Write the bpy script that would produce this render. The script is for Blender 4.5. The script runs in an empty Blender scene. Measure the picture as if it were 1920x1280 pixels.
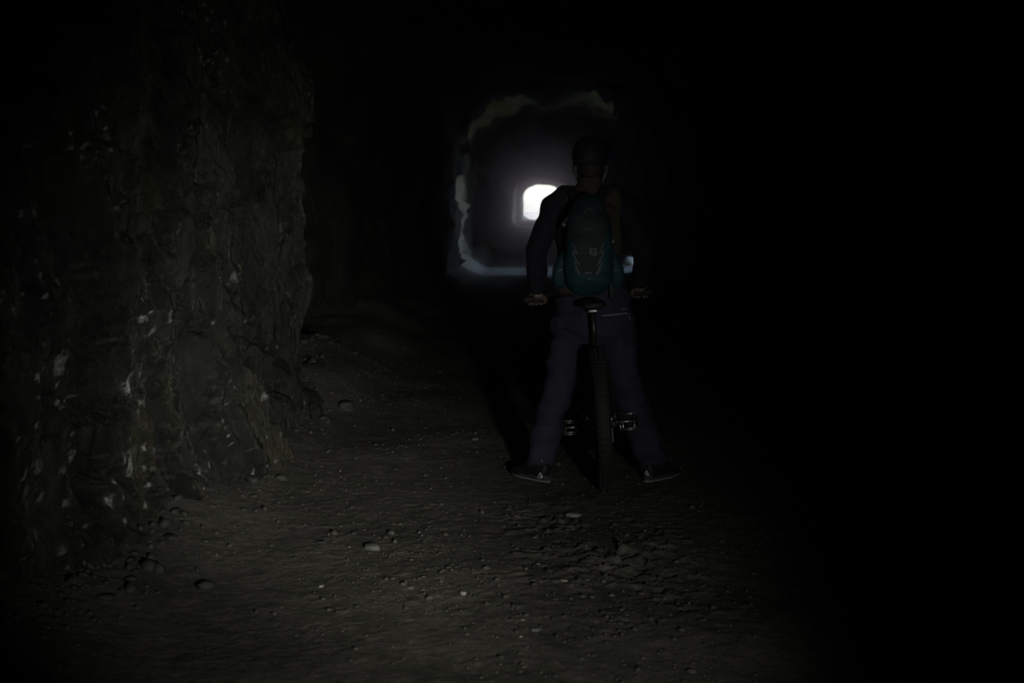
import bpy, bmesh, math, random
import numpy as np
from mathutils import Vector, Matrix
from mathutils.bvhtree import BVHTree
random.seed(4)
sc = bpy.context.scene
COL = sc.collection
R = math.radians

# ------------------------------------------------------------------ camera
FPX, CX, CY = 2667.0, 960.0, 640.0          # focal length and centre in 1920-pixel units
CAMZ = 1.45
YAW, PITCH = R(1.069), R(5.48)
cam = bpy.data.cameras.new('camera')
cam_ob = bpy.data.objects.new('camera', cam)
COL.objects.link(cam_ob)
cam.lens = 50.0
cam.sensor_width = 36.0
cam.clip_start = 0.05
cam.clip_end = 2000
cam_ob.location = (0, 0, CAMZ)
cam_ob.rotation_euler = (math.pi / 2 - PITCH, 0, YAW)
cam.dof.use_dof = True
cam.dof.focus_distance = 7.6
cam.dof.aperture_fstop = 4.2
sc.camera = cam_ob
CR = cam_ob.rotation_euler.to_matrix()

# ------------------------------------------------------------------ sky, sun, the lamp behind the camera, exposure
SUN_EL, SUN_ROT = R(42), R(-112)
wd = bpy.data.worlds.new('World')
sc.world = wd
wd.use_nodes = True
nt = wd.node_tree
sky = nt.nodes.new('ShaderNodeTexSky')
sky.sky_type = 'NISHITA'
sky.sun_disc = False
sky.sun_elevation = SUN_EL
sky.sun_rotation = SUN_ROT
sky.dust_density = 1.7
sky.air_density = 1.0
nt.links.new(sky.outputs[0], nt.nodes['Background'].inputs[0])
nt.nodes['Background'].inputs[1].default_value = 0.15

sun = bpy.data.lights.new('sun', 'SUN')
sun.energy = 2.5
sun.angle = R(0.5)
sun.color = (1, .95, .88)
sun_ob = bpy.data.objects.new('sun', sun)
COL.objects.link(sun_ob)
sd = Vector((math.sin(SUN_ROT) * math.cos(SUN_EL), math.cos(SUN_ROT) * math.cos(SUN_EL), math.sin(SUN_EL)))
sun_ob.rotation_euler = sd.to_track_quat('Z', 'Y').to_euler()

LAMP_POS = Vector((0.92, 0.0, 1.12))
# a torch: a tight bright centre and a wider dim spill out of the same reflector
for name, watts, size, aim in (('lamp_centre', 108, 21.5, Vector((-1.40, 8.0, .52))), ('lamp_spill', 47, 37, Vector((-1.17, 8.0, .50)))):
    lamp = bpy.data.lights.new(name, 'SPOT')
    lamp.energy = watts
    lamp.color = (1.0, .985, .88)
    lamp.spot_size = R(size)
    lamp.spot_blend = 1.0
    lamp.shadow_soft_size = 0.08
    lamp_ob = bpy.data.objects.new(name, lamp)
    COL.objects.link(lamp_ob)
    lamp_ob.location = LAMP_POS
    lamp_ob.rotation_euler = (LAMP_POS - aim).to_track_quat('Z', 'Y').to_euler()

sc.view_settings.view_transform = 'Standard'
sc.view_settings.look = 'None'
sc.view_settings.gamma = 1.0
sc.view_settings.exposure = 2.75
sc.render.engine = 'CYCLES'
sc.cycles.use_denoising = True
sc.cycles.max_bounces = 12
sc.cycles.volume_bounces = 6


def W(px, py, d):
    """the point at forward distance d seen at photo pixel (px, py)"""
    v = CR @ Vector(((px - CX) / FPX, (CY - py) / FPX, -1))
    v *= d / v.y
    return v + Vector((0, 0, CAMZ))


# ------------------------------------------------------------------ numpy noise
def _h(ix, iy, iz, seed):
    h = (ix.astype(np.int64) * 374761393 + iy.astype(np.int64) * 668265263 + iz * 2147483647 + seed * 974634777) & 0xffffffff
    h = ((h ^ (h >> 13)) * 1274126177) & 0xffffffff
    h = ((h ^ (h >> 16)) * 2246822519) & 0xffffffff
    return ((h ^ (h >> 15)) & 0xffffff) / float(0xffffff)


def vn2(x, y, seed=0):
    ix, iy = np.floor(x), np.floor(y)
    fx, fy = x - ix, y - iy
    fx = fx * fx * fx * (fx * (fx * 6 - 15) + 10)
    fy = fy * fy * fy * (fy * (fy * 6 - 15) + 10)
    ix, iy = ix.astype(np.int64), iy.astype(np.int64)
    a, b = _h(ix, iy, 0, seed), _h(ix + 1, iy, 0, seed)
    c, d = _h(ix, iy + 1, 0, seed), _h(ix + 1, iy + 1, 0, seed)
    return (a + (b - a) * fx) * (1 - fy) + (c + (d - c) * fx) * fy - .5


def fbm2(x, y, seed=0, octv=4, gain=.5):
    s, a = 0, 1.0
    for k in range(octv):
        s = s + a * vn2(x + 17.3 * k, y - 9.1 * k, seed + k)
        x, y, a = x * 2.03, y * 2.03, a * gain
    return s


def vn3(p, seed=0):
    i = np.floor(p).astype(np.int64)
    f = p - i
    f = f * f * (3 - 2 * f)
    r = 0
    for dx in (0, 1):
        for dy in (0, 1):
            for dz in (0, 1):
                w = (f[:, 0] if dx else 1 - f[:, 0]) * (f[:, 1] if dy else 1 - f[:, 1]) * (f[:, 2] if dz else 1 - f[:, 2])
                r = r + w * _h(i[:, 0] + dx, i[:, 1] + dy, (i[:, 2] + dz), seed)
    return r - .5


def fbm3(P, sc, seed=0, octv=3):
    s, a, P = 0, 1.0, P * np.array(sc)
    for k in range(octv):
        s = s + a * vn3(P + 13.7 * k, seed + k)
        P, a = P * 2.03, a * .5
    return s


def facets(u, v, su, sv, seed, tilt=.6, crack=None):
    """broken-rock relief: every Voronoi cell is its own tilted plane"""
    x, y = u / su, v / sv
    ix, iy = np.floor(x).astype(np.int64), np.floor(y).astype(np.int64)
    best = np.full(x.shape, 9.)
    second = np.full(x.shape, 9.)
    out = np.zeros(x.shape)
    for dx in (-1, 0, 1):
        for dy in (-1, 0, 1):
            cx, cy = ix + dx, iy + dy
            px, py = cx + _h(cx, cy, 1, seed), cy + _h(cx, cy, 2, seed)
            ex, ey = x - px, y - py
            d = ex * ex + ey * ey
            val = (_h(cx, cy, 3, seed) - .5) + tilt * ((_h(cx, cy, 4, seed) - .5) * ex + (_h(cx, cy, 5, seed) - .5) * ey) * 2
            m = d < best
            second = np.where(m, best, np.minimum(second, d))
            best = np.where(m, d, best)
            out = np.where(m, val, out)
    if crack:
        e = np.sqrt(second) - np.sqrt(best)
        return out, 1 - sstep(0, crack, e)
    return out


def sstep(a, b, x):
    t = np.clip((x - a) / (b - a), 0, 1)
    return t * t * (3 - 2 * t)


# ------------------------------------------------------------------ object helpers
def tag(o, label=None, cat=None, group=None, kind=None):
    for k, v in (('label', label), ('category', cat), ('group', group), ('kind', kind)):
        if v:
            o[k] = v
    return o


def link(name, me, mat=None, parent=None, smooth=True):
    o = bpy.data.objects.new(name, me)
    COL.objects.link(o)
    if mat is not None:
        for m in (mat if isinstance(mat, (list, tuple)) else [mat]):
            me.materials.append(m)
    if parent is not None:
        o.parent = parent
    if smooth:
        me.polygons.foreach_set('use_smooth', [True] * len(me.polygons))
    return o


def obj(name, bm, mat=None, parent=None, smooth=True):
    bmesh.ops.recalc_face_normals(bm, faces=bm.faces)
    me = bpy.data.meshes.new(name)
    bm.to_mesh(me)
    bm.free()
    return link(name, me, mat, parent, smooth)


def empty(name, loc=(0, 0, 0), parent=None):
    o = bpy.data.objects.new(name, None)
    o.empty_display_size = .1
    COL.objects.link(o)
    o.location = loc
    if parent is not None:
        o.parent = parent
    return o


def mesh_np(name, V, F, attrs=None):
    """V (n,3), F (m,k) index arrays -> mesh"""
    me = bpy.data.meshes.new(name)
    k = F.shape[1]
    me.vertices.add(len(V))
    me.vertices.foreach_set('co', np.ascontiguousarray(V, dtype=np.float32).ravel())
    me.loops.add(F.size)
    me.loops.foreach_set('vertex_index', np.ascontiguousarray(F, dtype=np.int32).ravel())
    me.polygons.add(len(F))
    me.polygons.foreach_set('loop_start', np.arange(0, F.size, k, dtype=np.int32))
    me.polygons.foreach_set('loop_total', np.full(len(F), k, dtype=np.int32))
    me.update(calc_edges=True)
    for n, a in (attrs or {}).items():
        at = me.attributes.new(n, 'FLOAT', 'POINT')
        at.data.foreach_set('value', np.ascontiguousarray(a, dtype=np.float32).ravel())
    return me


def grid_faces(ny, nx, keep=None):
    i = np.arange(ny * nx).reshape(ny, nx)
    F = np.stack([i[:-1, :-1], i[:-1, 1:], i[1:, 1:], i[1:, :-1]], -1)
    if keep is not None:
        return F[keep]
    return F.reshape(-1, 4)


def frames(pts, ref):
    n = len(pts)
    out = []
    for i in range(n):
        t = (pts[min(i + 1, n - 1)] - pts[max(i - 1, 0)]).normalized()
        a = t.cross(ref)
        if a.length < 1e-4:
            a = t.orthogonal()
        a.normalize()
        out.append((t, a, a.cross(t).normalized()))
    return out


def loft(bm, pts, rad, seg=18, ref=Vector((0, 1, 0)), power=2.0, cap=True, rnd=.5):
    """a closed tapering limb; rad entries are r or (r_side, r_ref)"""
    pts = [Vector(p) for p in pts]
    rad = [r if isinstance(r, tuple) else (r, r) for r in rad]
    if cap and rnd > 0:
        d0 = (pts[0] - pts[1]).normalized()
        d1 = (pts[-1] - pts[-2]).normalized()
        r0, r1 = rad[0], rad[-1]
        m0, m1 = min(r0), min(r1)
        pts = [pts[0] + d0 * m0 * rnd, pts[0] + d0 * m0 * rnd * .7] + pts + [pts[-1] + d1 * m1 * rnd * .7, pts[-1] + d1 * m1 * rnd]
        rad = [(r0[0] * .35, r0[1] * .35), (r0[0] * .75, r0[1] * .75)] + rad + [(r1[0] * .75, r1[1] * .75), (r1[0] * .35, r1[1] * .35)]
    fr = frames(pts, ref)
    rings = []
    for p, (t, a, b), (ra, rb) in zip(pts, fr, rad):
        ring = []
        for k in range(seg):
            th = 2 * math.pi * k / seg
            c, s = math.cos(th), math.sin(th)
            c = math.copysign(abs(c) ** (2 / power), c)
            s = math.copysign(abs(s) ** (2 / power), s)
            ring.append(bm.verts.new(p + a * (ra * c) + b * (rb * s)))
        rings.append(ring)
    for r0, r1 in zip(rings, rings[1:]):
        for k in range(seg):
            bm.faces.new((r0[k], r0[(k + 1) % seg], r1[(k + 1) % seg], r1[k]))
    if cap:
        bm.faces.new(rings[0][::-1])
        bm.faces.new(rings[-1])


def spline(pts, n):
    """Catmull-Rom through pts"""
    pts = [Vector(p) for p in pts]
    P = [pts[0] * 2 - pts[1]] + pts + [pts[-1] * 2 - pts[-2]]
    out = []
    for i in range(len(pts) - 1):
        p0, p1, p2, p3 = P[i:i + 4]
        for k in range(n):
            t = k / n
            out.append(.5 * ((2 * p1) + (p2 - p0) * t + (2 * p0 - 5 * p1 + 4 * p2 - p3) * t * t + (3 * p1 - p0 - 3 * p2 + p3) * t ** 3))
    return out + [pts[-1]]


def tube(bm, pts, r, seg=10, cap=True):
    loft(bm, pts, [r] * len(pts), seg, Vector((.13, .31, .94)), cap=cap, rnd=0)


def box(bm, c, s, rot=None, bev=0):
    M = Matrix.Translation(Vector(c)) @ (rot.to_4x4() if rot is not None else Matrix.Identity(4)) @ Matrix.Diagonal((s[0], s[1], s[2], 1))
    r = bmesh.ops.create_cube(bm, size=1, matrix=M)
    if bev:
        es = {e for v in r['verts'] for e in v.link_edges}
        bmesh.ops.bevel(bm, geom=list(es), offset=bev, segments=2, affect='EDGES', profile=.5)


def ball(bm, c, r, sub=3):
    r = r if isinstance(r, tuple) else (r, r, r)
    bmesh.ops.create_icosphere(bm, subdivisions=sub, radius=1, matrix=Matrix.Translation(Vector(c)) @ Matrix.Diagonal((*r, 1)))


def ring_disc(bm, c, axis_x_half, r_out, r_in, seg=48):
    """annular plate across the x axis"""
    c = Vector(c)
    rings = []
    for (x, r) in ((-axis_x_half, r_in), (-axis_x_half, r_out), (axis_x_half, r_out), (axis_x_half, r_in)):
        rings.append([bm.verts.new(c + Vector((x, r * math.cos(2 * math.pi * k / seg), r * math.sin(2 * math.pi * k / seg)))) for k in range(seg)])
    for i in range(4):
        a, b = rings[i], rings[(i + 1) % 4]
        for k in range(seg):
            bm.faces.new((a[k], a[(k + 1) % seg], b[(k + 1) % seg], b[k]))


def remeshed(bm, voxel, smooth=6, disp=None):
    """one continuous skin round overlapping lofts; disp(P, N) -> offset along the normal"""
    bmesh.ops.recalc_face_normals(bm, faces=bm.faces)
    me = bpy.data.meshes.new('skin')
    bm.to_mesh(me)
    bm.free()
    o = bpy.data.objects.new('skin', me)
    COL.objects.link(o)
    m = o.modifiers.new('r', 'REMESH')
    m.mode = 'VOXEL'
    m.voxel_size = voxel
    s = o.modifiers.new('s', 'SMOOTH')
    s.iterations = smooth
    s.factor = .5
    dg = bpy.context.evaluated_depsgraph_get()
    out = bpy.data.meshes.new_from_object(o.evaluated_get(dg))
    bpy.data.objects.remove(o)
    if disp is not None:
        n = len(out.vertices)
        P, N = np.empty(n * 3, np.float32), np.empty(n * 3, np.float32)
        out.vertices.foreach_get('co', P)
        out.vertices.foreach_get('normal', N)
        P, N = P.reshape(-1, 3).astype(float), N.reshape(-1, 3).astype(float)
        P = P + N * disp(P, N)[:, None]
        out.vertices.foreach_set('co', P.astype(np.float32).ravel())
        out.update()
    return out


def bvh_of(me, M=None):
    vs = [(M @ v.co) if M is not None else v.co.copy() for v in me.vertices]
    return BVHTree.FromPolygons(vs, [tuple(p.vertices) for p in me.polygons])


# ------------------------------------------------------------------ materials
def mat(name, col, rough=.6, metal=0., var=.25, scale=12., bump=.0, bscale=60., rvar=0., spec=.5, col2=None, coat=0.):
    m = bpy.data.materials.new(name)
    m.use_nodes = True
    t = m.node_tree
    b = t.nodes['Principled BSDF']
    N, L = t.nodes.new, t.links.new
    tc = N('ShaderNodeTexCoord')
    nz = N('ShaderNodeTexNoise')
    nz.inputs['Scale'].default_value = scale
    nz.inputs['Detail'].default_value = 6
    L(tc.outputs['Object'], nz.inputs['Vector'])
    mx = N('ShaderNodeMix')
    mx.data_type = 'RGBA'
    c2 = col2 or tuple(c * (1 - var) for c in col)
    c1 = col if col2 else tuple(min(1, c * (1 + var)) for c in col)
    mx.inputs[6].default_value = (*c1, 1)
    mx.inputs[7].default_value = (*c2, 1)
    L(nz.outputs[0], mx.inputs[0])
    L(mx.outputs[2], b.inputs['Base Color'])
    b.inputs['Metallic'].default_value = metal
    b.inputs['Specular IOR Level'].default_value = spec
    b.inputs['Coat Weight'].default_value = coat
    b.inputs['Roughness'].default_value = rough
    if rvar:
        mr = N('ShaderNodeMapRange')
        mr.inputs['From Min'].default_value = .35
        mr.inputs['From Max'].default_value = .65
        mr.inputs['To Min'].default_value = max(.05, rough - rvar)
        mr.inputs['To Max'].default_value = min(1, rough + rvar)
        L(nz.outputs[0], mr.inputs['Value'])
        L(mr.outputs[0], b.inputs['Roughness'])
    if bump:
        n2 = N('ShaderNodeTexNoise')
        n2.inputs['Scale'].default_value = bscale
        n2.inputs['Detail'].default_value = 8
        L(tc.outputs['Object'], n2.inputs['Vector'])
        bp = N('ShaderNodeBump')
        bp.inputs['Strength'].default_value = bump
        bp.inputs['Distance'].default_value = .01
        L(n2.outputs[0], bp.inputs['Height'])
        L(bp.outputs[0], b.inputs['Normal'])
    return m


def rock_material(name, dark, light, olive, wet=True, fine=1.0, crust_or_lit=(.80, .80, .84)):
    m = bpy.data.materials.new(name)
    m.use_nodes = True
    t = m.node_tree
    b = t.nodes['Principled BSDF']
    N, L = t.nodes.new, t.links.new
    tc = N('ShaderNodeTexCoord')
    mp = N('ShaderNodeMapping')
    mp.inputs['Rotation'].default_value = (R(28), 0, 0)
    mp.inputs['Scale'].default_value = (1, 1, .38)
    L(tc.outputs['Object'], mp.inputs['Vector'])

    def noise(scale, det=8, rough=.6, vec=None, dist=0.):
        n = N('ShaderNodeTexNoise')
        n.inputs['Scale'].default_value = scale
        n.inputs['Detail'].default_value = det
        n.inputs['Roughness'].default_value = rough
        n.inputs['Distortion'].default_value = dist
        L((vec or mp).outputs[0] if vec is None else vec, n.inputs['Vector'])
        return n.outputs[0]

    def ramp(src, a, bb, lo=0., hi=1.):
        r = N('ShaderNodeMapRange')
        r.interpolation_type = 'SMOOTHSTEP'
        for k, v in zip(('From Min', 'From Max', 'To Min', 'To Max'), (a, bb, lo, hi)):
            r.inputs[k].default_value = v
        L(src, r.inputs['Value'])
        return r.outputs[0]

    def mix(f, c1, c2):
        x = N('ShaderNodeMix')
        x.data_type = 'RGBA'
        L(f, x.inputs[0])
        for s, c in ((6, c1), (7, c2)):
            if isinstance(c, tuple):
                x.inputs[s].default_value = (*c, 1)
            else:
                L(c, x.inputs[s])
        return x.outputs[2]

    def attr(n):
        a = N('ShaderNodeAttribute')
        a.attribute_name = n
        return a.outputs['Fac']

    base = mix(ramp(noise(2.2, 9, .65, None, .6), .36, .64), dark, light)
    base = mix(ramp(noise(1.3, 6, .6, tc.outputs['Object'], .4), .48, .62), base, olive)
    base = mix(ramp(noise(34, 4, .7), .6, .74, 0, .55), base, tuple(c * 2.2 for c in light))
    veins = N('ShaderNodeTexVoronoi')
    veins.feature = 'DISTANCE_TO_EDGE'
    veins.inputs['Scale'].default_value = 5.5
    L(mp.outputs[0], veins.inputs['Vector'])
    base = mix(ramp(veins.outputs[0], 0, .03, .75, 0), base, tuple(c * .35 for c in dark))
    sp = noise(70, 3, .6, tc.outputs['Object'])
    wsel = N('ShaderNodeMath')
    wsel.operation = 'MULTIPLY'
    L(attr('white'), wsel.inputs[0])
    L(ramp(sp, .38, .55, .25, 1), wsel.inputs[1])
    base = mix(wsel.outputs[0], base, crust_or_lit)  # pale mineral, painted wet glints, and daylight painted onto the chambers
    msel = N('ShaderNodeMath')
    msel.operation = 'MULTIPLY'
    L(attr('moss'), msel.inputs[0])
    L(ramp(sp, .35, .6, .3, 1), msel.inputs[1])
    base = mix(msel.outputs[0], base, (.25, .24, .11))
    L(base, b.inputs['Base Color'])
    if wet:
        wn = ramp(noise(3.1, 7, .7, tc.outputs['Object']), .40, .56, .50, .24)
        L(wn, b.inputs['Roughness'])
        b.inputs['Specular IOR Level'].default_value = .9
    else:
        b.inputs['Roughness'].default_value = .8
    # relief smaller than the mesh
    n1 = noise(26 * fine, 10, .68, None, .5)
    n2 = noise(120 * fine, 6, .6, tc.outputs['Object'])
    ad = N('ShaderNodeMath')
    ad.operation = 'MULTIPLY_ADD'
    L(n2, ad.inputs[0])
    ad.inputs[1].default_value = .25
    L(n1, ad.inputs[2])
    bp = N('ShaderNodeBump')
    bp.inputs['Strength'].default_value = 1.0
    bp.inputs['Distance'].default_value = .04
    L(ad.outputs[0], bp.inputs['Height'])
    L(bp.outputs[0], b.inputs['Normal'])
    return m


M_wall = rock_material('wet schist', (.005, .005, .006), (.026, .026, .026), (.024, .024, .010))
M_rock = rock_material('tunnel rock', (.018, .018, .017), (.055, .054, .05), (.05, .046, .026), wet=False, fine=.6, crust_or_lit=(.62, .57, .45))  # last tone carries the painted daylight of the chambers


def ground_material():
    m = bpy.data.materials.new('packed grit')
    m.use_nodes = True
    t = m.node_tree
    b = t.nodes['Principled BSDF']
    N, L = t.nodes.new, t.links.new
    tc = N('ShaderNodeTexCoord')

    def noise(scale, det=8, rough=.6):
        n = N('ShaderNodeTexNoise')
        n.inputs['Scale'].default_value = scale
        n.inputs['Detail'].default_value = det
        n.inputs['Roughness'].default_value = rough
        L(tc.outputs['Object'], n.inputs['Vector'])
        return n.outputs[0]

    def ramp(src, a, bb, lo=0., hi=1.):
        r = N('ShaderNodeMapRange')
        r.interpolation_type = 'SMOOTHSTEP'
        for k, v in zip(('From Min', 'From Max', 'To Min', 'To Max'), (a, bb, lo, hi)):
            r.inputs[k].default_value = v
        L(src, r.inputs['Value'])
        return r.outputs[0]

    def mix(f, c1, c2):
        x = N('ShaderNodeMix')
        x.data_type = 'RGBA'
        L(f, x.inputs[0])
        for s, c in ((6, c1), (7, c2)):
            if isinstance(c, tuple):
                x.inputs[s].default_value = (*c, 1)
            else:
                L(c, x.inputs[s])
        return x.outputs[2]
    base = mix(ramp(noise(1.1, 5), .4, .62), (.185, .180, .155), (.125, .122, .100))
    base = mix(ramp(noise(6, 8, .75), .45, .60, 0, .9), base, (.235, .225, .20))
    base = mix(ramp(noise(13, 8, .8), .50, .62, 0, .75), base, (.075, .075, .062))
    base = mix(ramp(noise(95, 4, .6), .52, .66, 0, .8), base, (.08, .08, .07))
    base = mix(ramp(noise(70, 3, .5), .69, .76, 0, .5), base, (.30, .29, .26))
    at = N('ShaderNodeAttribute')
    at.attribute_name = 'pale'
    base = mix(at.outputs['Fac'], base, (.42, .39, .34))  # window light on the chamber floors put into the colour
    L(base, b.inputs['Base Color'])
    b.inputs['Roughness'].default_value = .9
    b.inputs['Specular IOR Level'].default_value = .3
    bp = N('ShaderNodeBump')
    bp.inputs['Strength'].default_value = .8
    bp.inputs['Distance'].default_value = .012
    L(noise(75, 8, .7), bp.inputs['Height'])
    L(bp.outputs[0], b.inputs['Normal'])
    return m


M_ground = ground_material()


# ------------------------------------------------------------------ ground
def gz0(x, y):
    """large shape of the tunnel floor"""
    x, y = np.asarray(x, float), np.asarray(y, float)
    z = .045 * vn2(x * .7 + 3, y * .5, 11) + .03 * vn2(x * 2.1, y * 1.7, 12)
    z = z + (.13 + .17 * sstep(9.3, 11, y)) * sstep(-1.1, -1.95, x) * (.6 + .8 * (vn2(y * .9, x * .9, 13) + .5)) + .10 * sstep(1.5, 2.3, x)
    z = z + .30 * sstep(134, 138, y) * sstep(-.7, -1.5, x)
    # flat where the rider stands
    w = np.exp(-(((x - .3) / .9) ** 2 + ((y - 7.4) / .8) ** 2) * 1.2)
    return z * (1 - w * .9)


def gz(x, y):
    x, y = np.asarray(x, float), np.asarray(y, float)
    far = 1 - sstep(14, 30, y)
    lump = fbm2(x * 9, y * 6, 21, 4, .55)
    peb = np.maximum(facets(x, y, .06, .06, 22, .9), -.1)
    clod = np.exp(-((x - .22 - .12 * (6.2 - y)) / .36) ** 2 - ((y - 5.9) / .95) ** 2) * (1 - np.exp(-((x - .3) / .35) ** 2 - ((y - 7.3) / .3) ** 2)) * sstep(-.25, .15, fbm2(x * 3, y * 3, 28, 3))
    patch = sstep(-.1, .25, fbm2(x * 1.6, y * 1.1, 24, 3))
    return gz0(x, y) + far * (.0030 * lump + .0035 * peb * (.2 + patch) + .0036 * fbm2(x * 48, y * 44, 23, 4, .75) + clod * (.030 * np.maximum(facets(x, y, .07, .06, 26, .8), -.15) + .02 * fbm2(x * 22, y * 18, 27, 3)))


ys = [-6.0]
while ys[-1] < 3.2:
    ys.append(ys[-1] + .25)
while ys[-1] < 14:
    ys.append(ys[-1] + .0115 + .0012 * max(0, ys[-1] - 7))
while ys[-1] < 146:
    ys.append(ys[-1] + max(.03, (ys[-1] - 13) * .022))
ys = np.array(ys)
xs = np.concatenate([np.arange(-4.6, -2.4, .1), np.arange(-2.4, 2.2, .0115), np.arange(2.2, 6.6, .1)])
X, Y = np.meshgrid(xs, ys)
Z = gz(X.ravel(), Y.ravel())
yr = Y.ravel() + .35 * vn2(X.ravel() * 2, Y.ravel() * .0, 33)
pale = sstep(29.25, 29.5, yr) * (1 - sstep(33.2, 33.6, yr)) + sstep(92.1, 92.6, yr) * (1 - sstep(97, 98, yr))  # daylit floor strips painted paler, with crisp edges
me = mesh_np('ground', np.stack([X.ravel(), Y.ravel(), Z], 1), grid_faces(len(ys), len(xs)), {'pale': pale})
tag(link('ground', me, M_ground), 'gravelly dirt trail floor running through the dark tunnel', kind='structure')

# the mountainside beyond the last portal
oy = np.linspace(145.5, 190, 30)
ox = np.linspace(-26, 26, 30)
X, Y = np.meshgrid(ox, oy)
Z = -.05 - .34 * (Y - 145.5) + 1.2 * fbm2(X.ravel() * .1, Y.ravel() * .1, 31, 4).reshape(X.shape) * sstep(146, 160, Y)
me = mesh_np('hillside', np.stack([X.ravel(), Y.ravel(), Z.ravel()], 1), grid_faces(len(oy), len(ox)))
M_hill = mat('hillside', (.10, .12, .06), .9, var=.4, scale=.6)
tag(link('hillside', me, M_hill), 'sunlit slope falling away beyond the far portal', kind='structure')
apron = mesh_np('ground', np.array([(-26, 138.6, -.06), (-4.5, 138.6, -.06), (-4.5, 146, -.06), (-26, 146, -.06),
                                    (6.5, 138.6, -.06), (26, 138.6, -.06), (26, 146, -.06), (6.5, 146, -.06)], float),
                np.array([(0, 1, 2, 3), (4, 5, 6, 7)]))
tag(link('ground', apron, M_ground, smooth=False), 'open trail ground outside the far portal', kind='structure')


# ------------------------------------------------------------------ tunnel rock
KEYS = [  # y, left, right, height
    (-6.5, -1.9, 2.3, 3.8), (1.0, -1.95, 2.3, 3.8), (2.0, -2.35, 2.3, 3.9), (10.0, -2.5, 2.3, 3.9), (11.0, -3.2, 2.3, 3.9), (14.5, -3.0, 2.3, 3.9), (16.0, -2.15, 2.25, 3.9), (19.5, -1.85, 2.25, 3.9),
    (24, -1.72, 2.05, 3.85), (28.8, -1.66, 2.02, 3.78), (29.1, -1.64, 2.02, 3.76), (29.4, -2.5, 2.75, 4.3), (33.0, -2.5, 2.75, 4.3), (33.25, -1.77, 2.6, 3.92), (36, -1.78, 2.5, 3.8),
    (91.5, -1.72, 1.9, 3.25), (92.0, -1.70, 1.85, 3.22), (92.4, -2.4, 2.7, 4.0), (96.6, -2.4, 2.7, 4.0), (97, -1.55, 2.35, 3.42),
    (102, -1.65, 2.3, 3.5), (137.5, -1.55, 2.2, 3.42), (138.6, -1.52, 2.18, 3.40)]
KA = np.array(KEYS)


def dims(y):
    return [np.interp(y, KA[:, 0], KA[:, k]) for k in (1, 2, 3)]


ry = [-6.5]
while ry[-1] < 138.6:
    y = ry[-1]
    st = .11 if y < 28.5 else .045 if y < 34 else .25 if y < 91 else .12 if y < 98 else .4
    ry.append(min(138.6, y + st))
ry = np.array(ry)
NP = 96
prof = []
for k in range(NP):
    s = k / (NP - 1)
    if s < .22:
        prof.append((0., -.4 + (s / .22) * .95, 0))                 # z in units of spring height
    elif s > .78:
        prof.append((1., -.4 + ((1 - s) / .22) * .95, 0))
    else:
        prof.append((-1., (s - .22) / .56, 1))
yy = np.repeat(ry[:, None], NP, 1)
xl, xr, hh = [np.repeat(a[:, None], NP, 1) for a in dims(ry)]
hs = hh * .55
PX, PZ = np.zeros_like(yy), np.zeros_like(yy)
for k, (a, b_, kind) in enumerate(prof):
    if kind == 0:
        PX[:, k] = np.where(a < .5, xl[:, k], xr[:, k])
        PZ[:, k] = -.4 + (b_ + .4) / .95 * (hs[:, k] + .4)
    else:
        th = math.pi * (1 - b_)
        c, s_ = math.cos(th), math.sin(th)
        c = math.copysign(abs(c) ** (2 / 2.5), c)
        s_ = abs(s_) ** (2 / 2.5)
        PX[:, k] = (xl[:, k] + xr[:, k]) / 2 + (xr[:, k] - xl[:, k]) / 2 * c
        PZ[:, k] = hs[:, k] + (hh[:, k] - hs[:, k]) * s_
arc = np.repeat((np.arange(NP) * .12)[None, :], len(ry), 0)
far = np.clip(1 - (yy - 40) / 120, .45, 1)
D = .30 * facets(yy + .4 * vn2(yy, arc, 41), arc, 1.1, .8, 42, .5) + .13 * facets(yy, arc, .38, .3, 43, .7) + .10 * fbm2(yy * 1.5, arc * 1.5, 44, 4)
D = (D - .04) * far * .62
nx, nz = PX - (xl + xr) / 2, (PZ - 1.5) * .8
ln = np.sqrt(nx ** 2 + nz ** 2) + 1e-6
nx, nz = nx / ln, np.where(PZ < 1.5, nz / ln * .2, nz / ln)
rim = sstep(27.2, 28.6, yy) * (1 - sstep(29.15, 29.5, yy)) + sstep(32.6, 33.2, yy) * (1 - sstep(34, 35.5, yy))
D = D + rim * (.26 * facets(yy * .6 + 7, arc, .5, .42, 49, .9) + .12 * fbm2(yy * 2, arc * 4.5, 50, 4)) * (.35 + .25 * sstep(1.8, 2.6, PZ))
# a low brow of rock across the crown of the first opening
D = D - .42 * sstep(28.0, 28.8, yy) * (1 - sstep(29.1, 29.4, yy)) * np.exp(-(((PX - .22) / .42) ** 2)) * (PZ > 3)
VX, VZ = PX + nx * D, PZ + nz * D
VY = yy + .10 * fbm2(yy * 2, arc * 2, 45, 3) * sstep(-6, 0, yy) * (1 - sstep(137, 138.6, yy)) * sstep(0, .6, PZ)
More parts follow.
